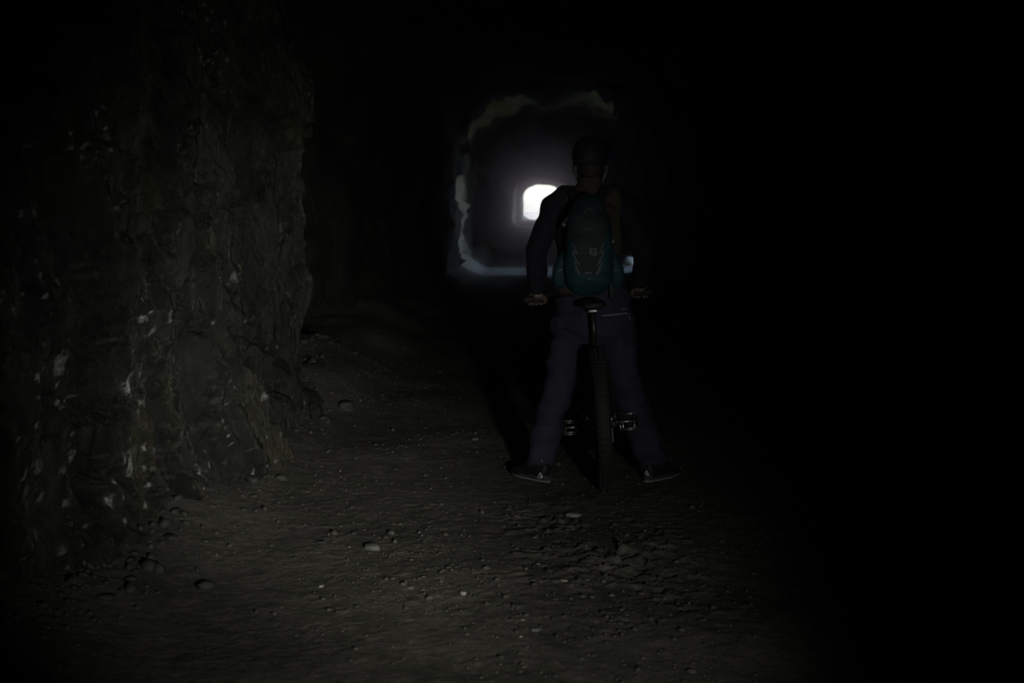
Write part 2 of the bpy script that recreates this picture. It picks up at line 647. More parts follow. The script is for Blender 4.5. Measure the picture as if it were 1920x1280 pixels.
# window openings in the right-hand wall of the two chambers
cy = (yy[:-1, :-1] + yy[1:, 1:]) / 2
cz = (PZ[:-1, :-1] + PZ[1:, 1:]) / 2
cx_ = (PX[:-1, :-1] + PX[1:, 1:]) / 2
WIN = [(29.9, 32.7, 3.4, 2.75), (92.7, 96.4, 3.1, 2.7)]
keep = np.ones(cy.shape, bool)
for (y0, y1, zt, wx) in WIN:
    keep &= ~((cy > y0) & (cy < y1) & (cz < zt) & (cx_ > 1.0) & (cz > -.35))
moss = np.zeros_like(yy)
moss += sstep(28, 29.5, yy) * (1 - sstep(33.2, 34.5, yy)) * sstep(.1, .3, fbm2(yy * 1.7, arc * 1.4, 46, 4) + .22 * (PZ - 1.6))
Vt = np.stack([VX, VY, VZ], -1).reshape(-1, 3)
pale = .9 * (sstep(28.8, 29.4, yy) * (1 - sstep(33.4, 34.2, yy)) + sstep(91.8, 92.3, yy) * (1 - sstep(97, 98, yy)))  # chamber rock painted paler to brighten its daylit band
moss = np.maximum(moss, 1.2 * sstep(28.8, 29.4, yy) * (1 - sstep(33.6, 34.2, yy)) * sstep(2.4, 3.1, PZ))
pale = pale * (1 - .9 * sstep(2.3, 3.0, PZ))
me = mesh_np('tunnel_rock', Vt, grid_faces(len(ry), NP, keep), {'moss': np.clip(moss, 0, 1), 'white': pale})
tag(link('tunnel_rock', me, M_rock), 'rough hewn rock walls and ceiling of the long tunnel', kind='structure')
# end of the bore behind the camera
ring0 = Vt[:NP]
me = mesh_np('tunnel_rock', np.vstack([ring0, [[.2, -6.9, 1.6]]]), np.array([(k, k + 1, NP) for k in range(NP - 1)] + [(NP - 1, 0, NP)]),
             {'moss': np.zeros(NP + 1), 'white': np.zeros(NP + 1)})
tag(link('tunnel_rock', me, M_rock), 'rock closing the bore where the tunnel bends', kind='structure')
# deep window passages cut through to the daylight
for (y0, y1, zt, wx) in WIN:
    n, mrows = 60, 24
    P = []
    for i in range(mrows):
        x = wx - .20 + i * (1.5 / mrows)
        for k in range(n):
            s = k / (n - 1)
            if s < .3:
                yq, zq = y0 - .05, -.2 + (s / .3) * (zt - .5)
            elif s > .7:
                yq, zq = y1 + .05, -.2 + ((1 - s) / .3) * (zt - .5)
            else:
                th = math.pi * (1 - (s - .3) / .4)
                yq = (y0 + y1) / 2 + (y1 - y0 + .1) / 2 * math.cos(th)
                zq = zt - .7 + .85 * math.sin(th)
            P.append((x, yq - max(0, x - wx + .2) * .85, zq))
    P = np.array(P)
    d = .22 * facets(P[:, 0], P[:, 1] + P[:, 2], .5, .5, 47, .6) + .08 * fbm2(P[:, 0] * 5, (P[:, 1] + P[:, 2]) * 5, 48)
    P[:, 1] += np.sign(P[:, 1] + np.maximum(0, P[:, 0] - wx + .2) * .85 - (y0 + y1) / 2) * (d + .05)
    P[:, 2] += np.where(P[:, 2] > 1.5, d + .05, 0)
    me = mesh_np('tunnel_rock', P, grid_faces(mrows, n), {'moss': np.clip(.6 + d * 2, 0, 1), 'white': np.zeros(len(P))})
    tag(link('tunnel_rock', me, M_rock), 'rock sides of a window cut from the tunnel to daylight', kind='structure')
    fl = mesh_np('ground', np.array([(wx - .3, y0 - .4, .02), (wx + 6, y0 - 5.4, .0), (wx + 6, y1 - 2.0, .0), (wx - .3, y1 + .4, .02)]), np.array([(0, 1, 2, 3)]))
    tag(link('ground', fl, M_ground, smooth=False), 'gravel ledge in a side window of the tunnel', kind='structure')

# the near wall in the lamp's beam, with its own fine relief
wy = np.arange(2.2, 10.95, .0115)
wz = np.arange(-.25, 3.35, .0125)
U, V_ = np.meshgrid(wy, wz, indexing='ij')
uw = U + .10 * fbm2(U * 2.2, V_ * 1.1, 51, 3) + .28 * V_
vw = V_ + .10 * fbm2(U * 2.2, V_ * 1.4, 52, 3) - .10 * U
f1, k1 = facets(uw, vw, .85, 1.5, 53, .7, .07)
f2, k2 = facets(uw + .2 * vw, vw, .30, .62, 54, 1.0, .12)
k1 *= sstep(-.25, .1, fbm2(U * 2.5, V_ * 2.5, 67, 3))
k2 *= sstep(-.05, .3, fbm2(U * 3, V_ * 3, 68, 3))
dsp = (.47 * f1 + .22 * f2 - .20 * k1 - .11 * k2
       + .065 * facets(uw, vw + .35 * uw, .12, .2, 55, 1.3) + .022 * facets(uw, vw - .5 * uw, .045, .10, 56, 1.0)
       + .10 * fbm2(U * 1.1, V_ * .7, 57, 3) + .02 * fbm2(U * 14, V_ * 8, 58, 4))
for _ in range(1):
    for ax_ in (0, 1):
        dsp = (np.roll(dsp, 1, ax_) + dsp + np.roll(dsp, -1, ax_)) / 3
dsp = dsp + .018 * facets(uw * 1.1, vw + .6 * uw, .035, .075, 65, 1.0) + .008 * fbm2(U * 32, V_ * 24, 66, 4, .6)
dsp = dsp * (1 - .45 * sstep(8.4, 9.3, U))
gr = np.maximum(np.abs(np.gradient(dsp, axis=0)), np.abs(np.gradient(dsp, axis=1)))
flatness = 1 - .92 * sstep(.018, .036, gr).ravel()
lean = .02 + .05 * np.sin(V_ * 1.3 + .5) - .55 * np.clip(V_ - 2.25, 0, 9) ** 2 * -.35
foot = .10 * sstep(.5, -.05, V_)
Xw = -1.80 + lean + foot + dsp * .52 + .12 * np.exp(-((U - 7.9) / .8) ** 2) * sstep(1.2, 0, V_)
# round the corner into the recess at the far end
turn = np.clip((U - 9.6 - .25 * vn2(V_ * 1.3, V_ * 0 + 3, 59)) / .35, 0, 1)
Xw += .20 * sstep(8.3, 9.5, U) * sstep(2.9, 2.2, V_)
Xw -= turn ** 1.5 * 1.3
Yw = U + .03 * fbm2(U * 6, V_ * 6, 60, 3) - turn * .10
tgt = np.stack([Xw, Yw, V_], -1).reshape(-1, 3)
# where the photo shows pale mineral crusts, plus wet glints painted in as pale spots: (px, py, radius m, strength, streak)
pc = (tgt - np.array([0, 0, CAMZ])) @ np.array(CR)
ppx, ppy = CX + FPX * pc[:, 0] / -pc[:, 2], CY - FPX * pc[:, 1] / -pc[:, 2]
white = np.zeros(len(tgt))
mossw = np.zeros(len(tgt))
WH = [(189, 905, .025, 1, 1.6), (198, 936, .026, 1, 1.5), (237, 725, .028, 1, 1.6), (112, 680, .035, .6, 1.6), (120, 720, .018, .5, 3), (243, 870, .035, .7, 1.5),
      (292, 853, .022, 1, 1.4), (300, 878, .014, .9, 1), (317, 890, .018, .9, 1), (280, 907, .016, 1, 1), (402, 750, .022, 1, 1), (395, 705, .02, .8, 2.5),
      (155, 505, .02, .8, 4), (411, 182, .035, .5, 1.6), (182, 267, .014, .7, 1), (267, 599, .014, .9, 1), (288, 620, .013, .9, 1), (207, 637, .012, .9, 1),
      (219, 632, .013, .8, 1), (398, 606, .013, .7, 1), (497, 742, .02, .6, 1.2), (215, 392, .014, .7, 1.4), (440, 520, .03, .4, 1), (247, 700, .016, .6, 1), (254, 745, .014, .6, 2)]
YE = [(408, 800, .016, 1, 2), (404, 841, .016, 1, 1), (380, 700, .02, .8, 2), (578, 735, .05, .35, 1), (300, 380, .12, .12, 3)]  # yellow spots, painted glints among them, carried by the moss colour
rngw = np.random.default_rng(12)
WB = BVHTree.FromPolygons([tuple(v) for v in tgt], [tuple(f) for f in grid_faces(len(wy), len(wz)).tolist()])
nzv = fbm3(tgt, (60, 60, 45), 61)
for lst, arr in ((WH, white), (YE, mossw)):
    for (px, py, r, st, stretch) in lst:
        o_ = Vector((0, 0, CAMZ))
        hit = WB.ray_cast(o_, (W(px, py, 5) - o_).normalized())[0]
        if hit is None:
            hit = tgt[np.argmin((ppx - px) ** 2 + (ppy - py) ** 2)]
        q = tgt - np.array(hit)
        d = np.sqrt((q[:, 1] * 1.0) ** 2 + q[:, 0] ** 2 + (q[:, 2] / stretch) ** 2) / r
        m_ = sstep(1.12, .90, d + nzv * .9)
        np.maximum(arr, m_ * st, out=arr)
        for _k in range(5):                      # flecks round each mineral spot and painted glint
            c_ = np.array([rngw.normal(0, 2.2 * r), rngw.normal(0, 2.2 * r), rngw.normal(0, 3.5 * r * stretch)])
            if r < .04:
                d = np.sqrt(((q - c_) ** 2).sum(1)) / (r * rngw.uniform(.2, .5))
                np.maximum(arr, sstep(1.15, .85, d + nzv * .9) * st * .9, out=arr)
white = np.maximum(white, .8 * sstep(.36, .44, fbm3(tgt, (42, 42, 24), 62)) * sstep(.0, .2, fbm3(tgt, (1.6, 1.6, 1.2), 63, 2)))
mossw = np.maximum(mossw, .17 * sstep(.02, .30, fbm3(tgt, (2.2, 2.2, 1.6), 64, 4)))
white *= flatness
mossw *= flatness
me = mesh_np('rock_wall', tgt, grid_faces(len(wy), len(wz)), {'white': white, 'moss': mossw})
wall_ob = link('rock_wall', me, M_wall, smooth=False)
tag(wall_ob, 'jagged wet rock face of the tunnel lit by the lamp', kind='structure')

# ------------------------------------------------------------------ low wall outside the far portal
bm = bmesh.new()
rr = random.Random(5)
zc = .0
for row in range(4):
    x = -5.0 + (row % 2) * .2
    while x < 6:
        w = rr.uniform(.3, .6)
        box(bm, (x + w / 2, 144.2 + rr.uniform(-.02, .02), .085 + row * .17), (w - .015, .42, .163), bev=.02)
        x += w
M_par = mat('pale stone', (.42, .41, .38), .85, var=.25, scale=3, bump=.3, bscale=20)
pw = tag(obj('parapet_wall', bm, M_par, smooth=False), 'low pale stone parapet outside the bright end of the tunnel', 'wall')
bm = bmesh.new()
box(bm, (.5, 144.2, .725), (11, .5, .085), bev=.02)
obj('coping', bm, M_par, pw, smooth=False)


# ------------------------------------------------------------------ stones
def stone_mesh(rx, ry_, rz, seed, sub=3):
    b = bmesh.new()
    bmesh.ops.create_icosphere(b, subdivisions=sub, radius=1)
    P = np.array([v.co for v in b.verts])
    n = vn3(P * 1.1 + seed * 3.7, seed) * .7 + vn3(P * 2.7 + seed, seed + 1) * .25
    P *= (1 + n)[:, None]
    P[:, 2] = np.where(P[:, 2] > .55, .55 + (P[:, 2] - .55) * .4, P[:, 2])
    for v, p in zip(b.verts, P):
        v.co = (p[0] * rx, p[1] * ry_, p[2] * rz)
    return b


M_pale = mat('pale limestone', (.40, .39, .35), .7, var=.2, scale=30, bump=.3, bscale=120)
M_grey = mat('grey stone', (.17, .17, .16), .8, var=.3, scale=30, bump=.3, bscale=120)
M_dark = mat('dark stone', (.05, .05, .048), .7, var=.3, scale=30, bump=.4, bscale=100)
STONES = [  # px, py, width px, flatness, material, label
    (1075, 966, 27, .5, M_pale, 'pale oval stone lying on the trail just behind the rear tyre'),
    (603, 1099, 11, .6, M_pale, 'small whitish pebble alone on the bare dirt nearest the left wall'),
    (868, 1113, 15, .6, M_pale, 'pale angular pebble beside a scuffed hollow in the dirt'),
    (1059, 1091, 15, .5, M_pale, 'flat pale chip, leftmost of three chips in the gravel patch'),
    (1101, 1086, 13, .7, M_grey, 'upright grey chip, middle of three chips in the gravel patch'),
    (1132, 1090, 12, .6, M_grey, 'grey chip, rightmost of three chips in the gravel patch'),
    (697, 1028, 32, .5, M_grey, 'half buried rounded grey stone in the open dirt'),
    (891, 824, 15, .6, M_grey, 'round grey stone beside the shadow left of the rider'),
    (652, 768, 34, .8, M_dark, 'dark pointed rock by the recess past the wall corner'),
    (476, 905, 34, .7, M_dark, 'blackish rock at the foot of the lit rock face'),
    (602, 1018, 20, .4, M_dark, 'flat dark stone sunk in the dirt'),
    (1004, 1180, 20, .5, M_grey, 'flat grey stone in the foreground gravel'),
    (322, 1010, 30, .5, M_dark, 'dark slab of rubble fallen by the wall base'),
    (555, 808, 20, .6, M_dark, 'small black rock under the corner of the rock face'),
]
for i, (px, py, w, fl, mt, lab) in enumerate(STONES):
    g = W(px, py, 7.)
    d = Vector((g.x, g.y, g.z - CAMZ))
    k = CAMZ / -d.z
    for _ in range(4):
        q = d * k
        k = (CAMZ - float(gz0(q.x, q.y))) / -d.z
    q = d * k
    r = w / 2 / FPX * q.y
    b = stone_mesh(r, r * .8, r * fl, i + 3)
    o = obj('stone', b, mt)
    o.location = (q.x, q.y, float(gz(q.x, q.y)) + r * fl * .35)
    o.rotation_euler = (0, 0, i * .9)
    tag(o, lab, 'stone', 'loose stones on the tunnel floor')
# the boulder catching daylight in the first side window
b = stone_mesh(.17, .16, .17, 91)
o = obj('boulder', b, M_pale)
o.location = (2.10, 32.3, .17)
tag(o, 'pale boulder catching daylight where the tunnel opens beyond the rider', 'boulder')

# gravel nobody could count
ico = bmesh.new()
bmesh.ops.create_icosphere(ico, subdivisions=1, radius=1)
IV = np.array([v.co for v in ico.verts])
IF = np.array([[v.index for v in f.verts] for f in ico.faces])
ico.free()
rng = np.random.default_rng(7)
n = 15000
gy = 3.4 + 11 * rng.random(n) ** 1.6
gx = -2.0 + 4.0 * rng.random(n)
dens = fbm2(gx * 1.6, gy * 1.1, 24, 3)
sel = rng.random(n) < .2 + .8 * sstep(-.1, .35, dens) + .8 * np.exp(-((gx - .25) / .45) ** 2) * sstep(8, 7, gy)
gx, gy = gx[sel], gy[sel]
n = len(gx)
gs = np.clip(np.exp(rng.normal(-5.3, .5, n)), .003, .020)
nr = 420                                     # broken rock fallen along the foot of the wall
gy = np.concatenate([gy, 4.5 + 9 * rng.random(nr)])
gx = np.concatenate([gx, -1.72 + np.abs(rng.normal(0, .16, nr)) - .3 * (gy[-nr:] > 10.4)])
gs = np.concatenate([gs, np.clip(np.exp(rng.normal(-4.3, .6, nr)), .006, .038)])
n = len(gx)
rot = rng.random(n) * 6.28
shape = .6 + .7 * rng.random((n, 3))
V = IV[None] * (1 + np.where(np.arange(n) >= n - nr, .9, .75)[:, None, None] * (rng.random((n, len(IV), 1)) - .5)) * shape[:, None, :] * gs[:, None, None]
V[..., 2] *= .65
c, s = np.cos(rot)[:, None], np.sin(rot)[:, None]
Vx, Vy = V[..., 0] * c - V[..., 1] * s + gx[:, None], V[..., 0] * s + V[..., 1] * c + gy[:, None]
Vz = V[..., 2] + (gz(gx, gy) + gs * .15)[:, None]
G = np.stack([Vx, Vy, Vz], -1).reshape(-1, 3)
F = (IF[None] + (np.arange(n) * len(IV))[:, None, None]).reshape(-1, 3)
tone = np.repeat(np.where(np.arange(n) >= n - nr, .3, 1.) * rng.random(n), len(IV))
me = mesh_np('gravel', G, F, {'tone': tone})
M_gravel = bpy.data.materials.new('gravel')
M_gravel.use_nodes = True
t = M_gravel.node_tree
a = t.nodes.new('ShaderNodeAttribute')
a.attribute_name = 'tone'
rp = t.nodes.new('ShaderNodeValToRGB')
rp.color_ramp.elements[0].color = (.05, .05, .045, 1)
rp.color_ramp.elements[1].color = (.28, .27, .25, 1)
rp.color_ramp.elements[1].position = 1.0
e = rp.color_ramp.elements.new(.975)
e.color = (.105, .10, .088, 1)
t.links.new(a.outputs['Fac'], rp.inputs[0])
t.links.new(rp.outputs[0], t.nodes['Principled BSDF'].inputs['Base Color'])
t.nodes['Principled BSDF'].inputs['Roughness'].default_value = .75
tag(link('gravel', me, M_gravel, smooth=False), 'scattered gravel and grit on the trail', kind='stuff')

# ------------------------------------------------------------------ mountain bike
M_blk = mat('black rubber', (.018, .018, .018), .75, var=.3, scale=40, bump=.2, bscale=200)
M_frame = mat('black frame paint', (.02, .02, .022), .35, var=.2, coat=.3)
M_alu = mat('worn grey metal', (.32, .32, .33), .38, metal=.9, var=.2, scale=50, rvar=.1)
M_steel = mat('dark steel', (.12, .12, .125), .4, metal=.8, var=.3, scale=50)
M_sad = mat('saddle vinyl', (.006, .006, .0065), .7, var=.2, bump=.1)
BIKE_L = Vector((.345, 7.15, float(gz0(.345, 7.15)) - .004))
LEAN = R(-3.9)
bike = empty('mountain_bike', BIKE_L)
bike.rotation_euler = (0, LEAN, 0)
tag(bike, 'black mountain bike with knobby tyres standing upright between the rider\'s legs', 'bicycle')
BM = Matrix.Translation(BIKE_L) @ Matrix.Rotation(LEAN, 4, 'Y')
RW = .37
BBp = Vector((0, .43, .277))
RA, FA = Vector((0, 0, RW)), Vector((0, 1.17, RW))


def wheel(name_axle, parent, rear):
    c = name_axle
    b = bmesh.new()
    ring_disc(b, c, .014, .322, .297, 64)
    tube(b, [c + Vector((-.055, 0, 0)), c + Vector((.055, 0, 0))], .018, 16)
    ring_disc(b, c + Vector((-.028, 0, 0)), .002, .03, .012, 24)
    ring_disc(b, c + Vector((.028, 0, 0)), .002, .03, .012, 24)
    wh = obj('wheel', b, M_frame, parent, smooth=False)
    # tyre with knobs
    b = bmesh.new()
    tr, seg, ms = .036, 96, 16
    rings = []
    for k in range(seg):
        th = 2 * math.pi * k / seg
        ring = []
        for j in range(ms):
            ph = 2 * math.pi * j / ms
            rad = RW - .008 - tr + tr * math.cos(ph)
            ring.append(b.verts.new(c + Vector((tr * math.sin(ph), rad * math.cos(th), rad * math.sin(th)))))
        rings.append(ring)
    for k in range(seg):
        for j in range(ms):
            b.faces.new((rings[k][j], rings[(k + 1) % seg][j], rings[(k + 1) % seg][(j + 1) % ms], rings[k][(j + 1) % ms]))
    nk = 74
    for k in range(nk):
        for (ph, w_, off) in ((-.9, .012, 0), (-.34, .014, .5), (.34, .014, .5), (.9, .012, 0)):
            th = 2 * math.pi * (k + off) / nk
            rad = RW - .008 - tr + (tr + .0025) * math.cos(ph)
            er = Vector((0, math.cos(th), math.sin(th)))
            et = Vector((0, -math.sin(th), math.cos(th)))
            nrm = (er * math.cos(ph) + Vector((1, 0, 0)) * math.sin(ph))
            sd_ = nrm.cross(et)
            Mx = Matrix((sd_, et, nrm)).transposed()
            box(b, c + er * rad + Vector((1, 0, 0)) * (tr + .0025) * math.sin(ph), (w_, .013, .009), Mx)
    obj('tyre', b, M_blk, wh, smooth=False)
    b = bmesh.new()
    for k in range(28):
        th = 2 * math.pi * k / 28
        th2 = th + (.5 if k % 2 else -.5)
        sx = .028 if (k // 2) % 2 else -.028
        tube(b, [c + Vector((sx, .028 * math.cos(th2), .028 * math.sin(th2))), c + Vector((0, .3 * math.cos(th), .3 * math.sin(th)))], .0011, 5)
    obj('spokes', b, M_steel, wh)
    b = bmesh.new()
    ring_disc(b, c + Vector((-.042, 0, 0)), .001, .09, .072, 48)
    for k in range(5):
        th = 2 * math.pi * k / 5
        tube(b, [c + Vector((-.042, .02 * math.cos(th), .02 * math.sin(th))), c + Vector((-.042, .075 * math.cos(th + .4), .075 * math.sin(th + .4)))], .004, 6)
    obj('brake_disc', b, M_alu, wh, smooth=False)
    return wh


wheel(RA, bike, True)
wheel(FA, bike, False)
ST = BBp + Vector((0, -.115, .40))                 # top of the seat tube
HT, HB = Vector((0, .86, .80)), Vector((0, .90, .69))
b = bmesh.new()
tube(b, [BBp, ST], .018, 14)
tube(b, spline([ST - Vector((0, -.005, .03)), (ST + HT) / 2 - Vector((0, 0, .03)), HT - Vector((0, -.01, .02))], 6), .019, 14)
tube(b, spline([BBp, (BBp + HB) / 2 - Vector((0, 0, .02)), HB], 6), .024, 14)
tube(b, [HT + (HT - HB) * .1, HB - (HT - HB) * .1], .024, 16)
tube(b, [BBp + Vector((-.04, 0, 0)), BBp + Vector((.04, 0, 0))], .024, 16)
for s in (-1, 1):
    tube(b, spline([BBp + Vector((s * .03, -.03, 0)), BBp + Vector((s * .055, -.12, .015)), RA + Vector((s * .072, .06, 0)), RA + Vector((s * .07, 0, 0))], 6), .010, 10)
    tube(b, spline([ST + Vector((s * .02, .0, -.06)), RA + Vector((s * .052, .22, .28)), RA + Vector((s * .066, .1, .13)), RA + Vector((s * .07, 0, 0))], 6), .008, 10)
tube(b, [RA + Vector((-.08, 0, 0)), RA + Vector((.08, 0, 0))], .008, 10)
obj('frame', b, M_frame, bike)
b = bmesh.new()
SP = ST + (ST - BBp).normalized() * .235
tube(b, [ST - Vector((0, 0, .03)), SP], .0138, 14)
sp_o = obj('seatpost', b, M_frame, bike)
b = bmesh.new()
cdir = (ST - BBp).normalized()
tube(b, [ST - cdir * .004, ST + cdir * .012], .0205, 16)
tube(b, [ST + Vector((-.02, -.02, .004)), ST + Vector((.022, -.02, .004))], .005, 8)
obj('seat_clamp', b, M_steel, bike)
# saddle
b = bmesh.new()
sc0 = SP + Vector((0, .01, .035))
prof_s = [(-.135, .052, .016), (-.115, .068, .02), (-.07, .066, .022), (-.01, .045, .022), (.05, .026, .02), (.11, .019, .018), (.135, .012, .012)]
loft(b, [sc0 + Vector((0, p[0], .012 * math.cos(p[0] * 12))) for p in prof_s], [(p[1], p[2]) for p in prof_s], 20, Vector((0, 0, 1)), 2.4, rnd=.4)
sad = obj('saddle', b, M_sad, bike)
b = bmesh.new()
for s in (-1, 1):
    tube(b, spline([sc0 + Vector((s * .028, -.11, -.012)), sc0 + Vector((s * .022, -.05, -.03)), sc0 + Vector((s * .022, .04, -.03)), sc0 + Vector((s * .008, .11, -.014))], 5), .0035, 8)
box(b, sc0 + Vector((0, -.01, -.034)), (.055, .04, .016), bev=.004)
obj('saddle_rails', b, M_alu, sad)
b = bmesh.new()
tube(b, spline([sc0 + Vector((-.05, -.138, .0)), sc0 + Vector((0, -.153, .0)), sc0 + Vector((.05, -.138, .0))], 6), .0022, 6)
obj('trim', b, M_steel, sad)
# fork, bars
b = bmesh.new()
ax = (HT - HB).normalized()
for s in (-1, 1):
    tube(b, [HB + Vector((s * .062, .01, -.03)), HB + Vector((s * .062, .055, -.18))], .017, 14)
    tube(b, [HB + Vector((s * .062, .055, -.17)), FA + Vector((s * .062, .02, 0))], .023, 14)
box(b, HB + Vector((0, .012, -.035)), (.16, .05, .045), bev=.012)
tube(b, [HB - ax * .05, HT + ax * .06], .018, 14)
tube(b, [FA + Vector((-.075, .0, 0)), FA + Vector((.075, 0, 0))], .009, 10)
obj('fork', b, M_frame, bike)
BARC = Vector((0, .895, .915))
b = bmesh.new()
tube(b, [HT + ax * .03, HT + ax * .065], .021, 14)
tube(b, [HT + ax * .05, BARC], .018, 12)
obj('stem', b, M_frame, bike)
b = bmesh.new()
pts = spline([BARC + Vector((-.37, -.035, .03)), BARC + Vector((-.2, -.012, .025)), BARC + Vector((-.09, 0, .005)), BARC, BARC + Vector((.09, 0, .005)), BARC + Vector((.2, -.012, .025)), BARC + Vector((.37, -.035, .03))], 6)
tube(b, pts, .012, 12)
bar = obj('handlebar', b, M_frame, bike)
GRIP = {}
for s in (-1, 1):
    a0, a1 = BARC + Vector((s * .36, -.034, .0298)), BARC + Vector((s * .235, -.0165, .0265))
    GRIP[s] = BM @ ((a0 + a1) / 2)
    b = bmesh.new()
    n_ = 12
    pp = [a0.lerp(a1, k / n_) for k in range(n_ + 1)]
    loft(b, pp, [.0165 + .0012 * (k % 2) for k in range(n_ + 1)], 14, Vector((0, .2, 1)), rnd=.1)
    obj('grip', b, M_blk, bar)
    b = bmesh.new()
    lv = BARC + Vector((s * .21, -.01, .024))
    tube(b, [lv + Vector((0, 0, 0)), lv + Vector((0, .035, -.012))], .011, 10)
    tube(b, spline([lv + Vector((0, .035, -.012)), lv + Vector((s * .05, .055, -.018)), lv + Vector((s * .10, .058, -.02))], 6), .005, 8)
    obj('brake_lever', b, M_steel, bar)
# drivetrain
b = bmesh.new()
ring_disc(b, BBp + Vector((.05, 0, 0)), .0018, .066, .052, 40)
for k in range(32):
    th = 2 * math.pi * k / 32
    box(b, BBp + Vector((.05, .068 * math.cos(th), .068 * math.sin(th))), (.003, .006, .006))
chr_ = obj('chainring', b, M_steel, bike, smooth=False)
b = bmesh.new()
for i_, r_ in enumerate((.082, .066, .052, .040, .030)):
    ring_disc(b, RA + Vector((.026 + i_ * .006, 0, 0)), .0012, r_, .015, 36)
obj('cassette', b, M_steel, bike, smooth=False)
b = bmesh.new()
tube(b, [BBp + Vector((.05, .0, .068)), RA + Vector((.044, .03, .047))], .004, 6)
tube(b, [BBp + Vector((.05, .0, -.068)), RA + Vector((.044, .02, -.11))], .004, 6)
obj('chain', b, M_steel, bike)
b = bmesh.new()
box(b, RA + Vector((.052, .01, -.075)), (.014, .03, .10), bev=.006)
ball(b, RA + Vector((.06, .0, -.03)), (.016, .022, .022), 2)
ring_disc(b, RA + Vector((.046, .02, -.12)), .002, .022, .006, 20)
obj('rear_derailleur', b, M_steel, bike, smooth=False)
for s in (-1, 1):
    tip = BBp + Vector((s * .088, -s * .167, s * .033))
    b = bmesh.new()
    loft(b, [BBp + Vector((s * .064, 0, 0)), BBp.lerp(tip, .5) + Vector((s * .028, 0, 0)), tip], [(.017, .009), (.014, .008), (.013, .008)], 12, Vector((1, 0, 0)))
    cr = obj('crank_arm', b, M_frame, bike)
    # caged platform pedal, tipped so that its cage shows from behind
    pc0 = tip + Vector((s * .062, 0, 0))
    rx = Matrix.Rotation(R(52 if s > 0 else 35), 3, 'X')
    b = bmesh.new()
    tube(b, [tip, tip + Vector((s * .105, 0, 0))], .007, 10)
    outline = [(-.043, -.046), (.036, -.046), (.050, -.03), (.050, .03), (.036, .046), (-.043, .046), (-.050, .0)]
    for dz in (-.0075, .0075):
        pl = [pc0 + rx @ Vector((s * x_, y_, dz)) for (x_, y_) in outline]
        tube(b, pl + [pl[0]], .0032, 8)
    for y_ in (-.046, .046):
        for x_ in (-.03, 0, .03):
            tube(b, [pc0 + rx @ Vector((s * x_, y_, -.013)), pc0 + rx @ Vector((s * x_, y_, .013))], .0022, 6)
    for x_ in (-.03, .03):
        tube(b, [pc0 + rx @ Vector((s * x_, -.046, 0)), pc0 + rx @ Vector((s * x_, .046, 0))], .005, 8)
    obj('pedal', b, M_alu, bike)

# ------------------------------------------------------------------ the rider
M_skin = mat('skin', (.16, .125, .105), .5, var=.1, scale=30)
M_jean = mat('dark blue trousers', (.037, .037, .064), .85, var=.18, scale=9, bump=.25, bscale=300, spec=.2)
M_shirt = mat('olive brown shirt', (.055, .050, .040), .85, var=.15, scale=10, bump=.2, bscale=300, spec=.2)
M_sleeve = mat('dark navy sleeves', (.018, .0175, .027), .85, var=.15, scale=10, bump=.2, bscale=300, spec=.2)
M_shoe = mat('dark navy shoe', (.010, .010, .018), .6, var=.2, bump=.2, bscale=200)
M_sole = mat('pale sole', (.36, .36, .35), .6, var=.2)
M_mark = mat('light grey print', (.62, .62, .64), .45, var=.05)
M_helm = mat('black helmet shell', (.012, .012, .013), .7, var=.1)
M_hair = mat('dark hair', (.025, .018, .014), .6, var=.3, scale=80, bump=.4, bscale=300)
M_web = mat('grey webbing', (.12, .12, .125), .6, var=.1, scale=100)

HL, HR = W(1068, 606, 7.70), W(1158, 606, 7.70)
KL, KR = W(1053, 706, 7.64), W(1171, 712, 7.66)
AL, AR = W(1011, 868, 7.42), W(1227, 866, 7.43)
SL, SR = W(1040, 390, 7.86), W(1170, 390, 7.86)
EL, ER = W(1005, 470, 7.80), W(1206, 472, 7.80)
pel = (HL + HR) / 2
hem = W(1104, 548, 7.70)
chest = W(1105, 440, 7.80)
neckb = W(1106, 362, 7.88)
head = W(1107, 306, 7.93)
WR = {}
for s, e in ((-1, EL), (1, ER)):
    WR[s] = GRIP[s] + Vector((-s * .012, -.072, .030))


def hand(bm, s):
    g, w = GRIP[s], WR[s]
    lx = Vector((1, 0, 0))
    f = lambda dx, dy, dz: g + Vector((s * dx, dy, dz))
    loft(bm, [w + (w - f(0, 0, .03)) * .3, w, f(-.004, -.045, .036), f(0, -.012, .034), f(.002, .014, .027)],
         [(.029, .022), (.028, .020), (.036, .018), (.043, .016), (.041, .012)], 16, Vector((0, 0, 1)), 2.4)
    for k, (dx, ln_, r) in enumerate(((-.033, .95, .0088), (-.011, 1.06, .0092), (.012, 1.0, .0088), (.033, .84, .0078))):
        q = [(dx, .008, .028), (dx, .030 * ln_, .020), (dx + .001, .038 * ln_, -.004), (dx + .002, .022 * ln_, -.027), (dx + .002, -.006, -.030 * (.9 + .1 * ln_)), (dx + .002, -.018, -.024)]
        loft(bm, [f(*p) for p in q], [r * 1.1, r * 1.08, r, r * .95, r * .86, r * .72], 10, lx)
    q = [(-.030, -.046, .026), (-.047, -.034, .010), (-.055, -.014, -.010), (-.053, .006, -.022), (-.050, .018, -.022)]
    loft(bm, [f(*p) for p in q], [.0145, .0125, .0105, .0098, .0080], 12, lx)


b = bmesh.new()
up = Vector((0, 0, 1))
fw = Vector((0, 1, 0))
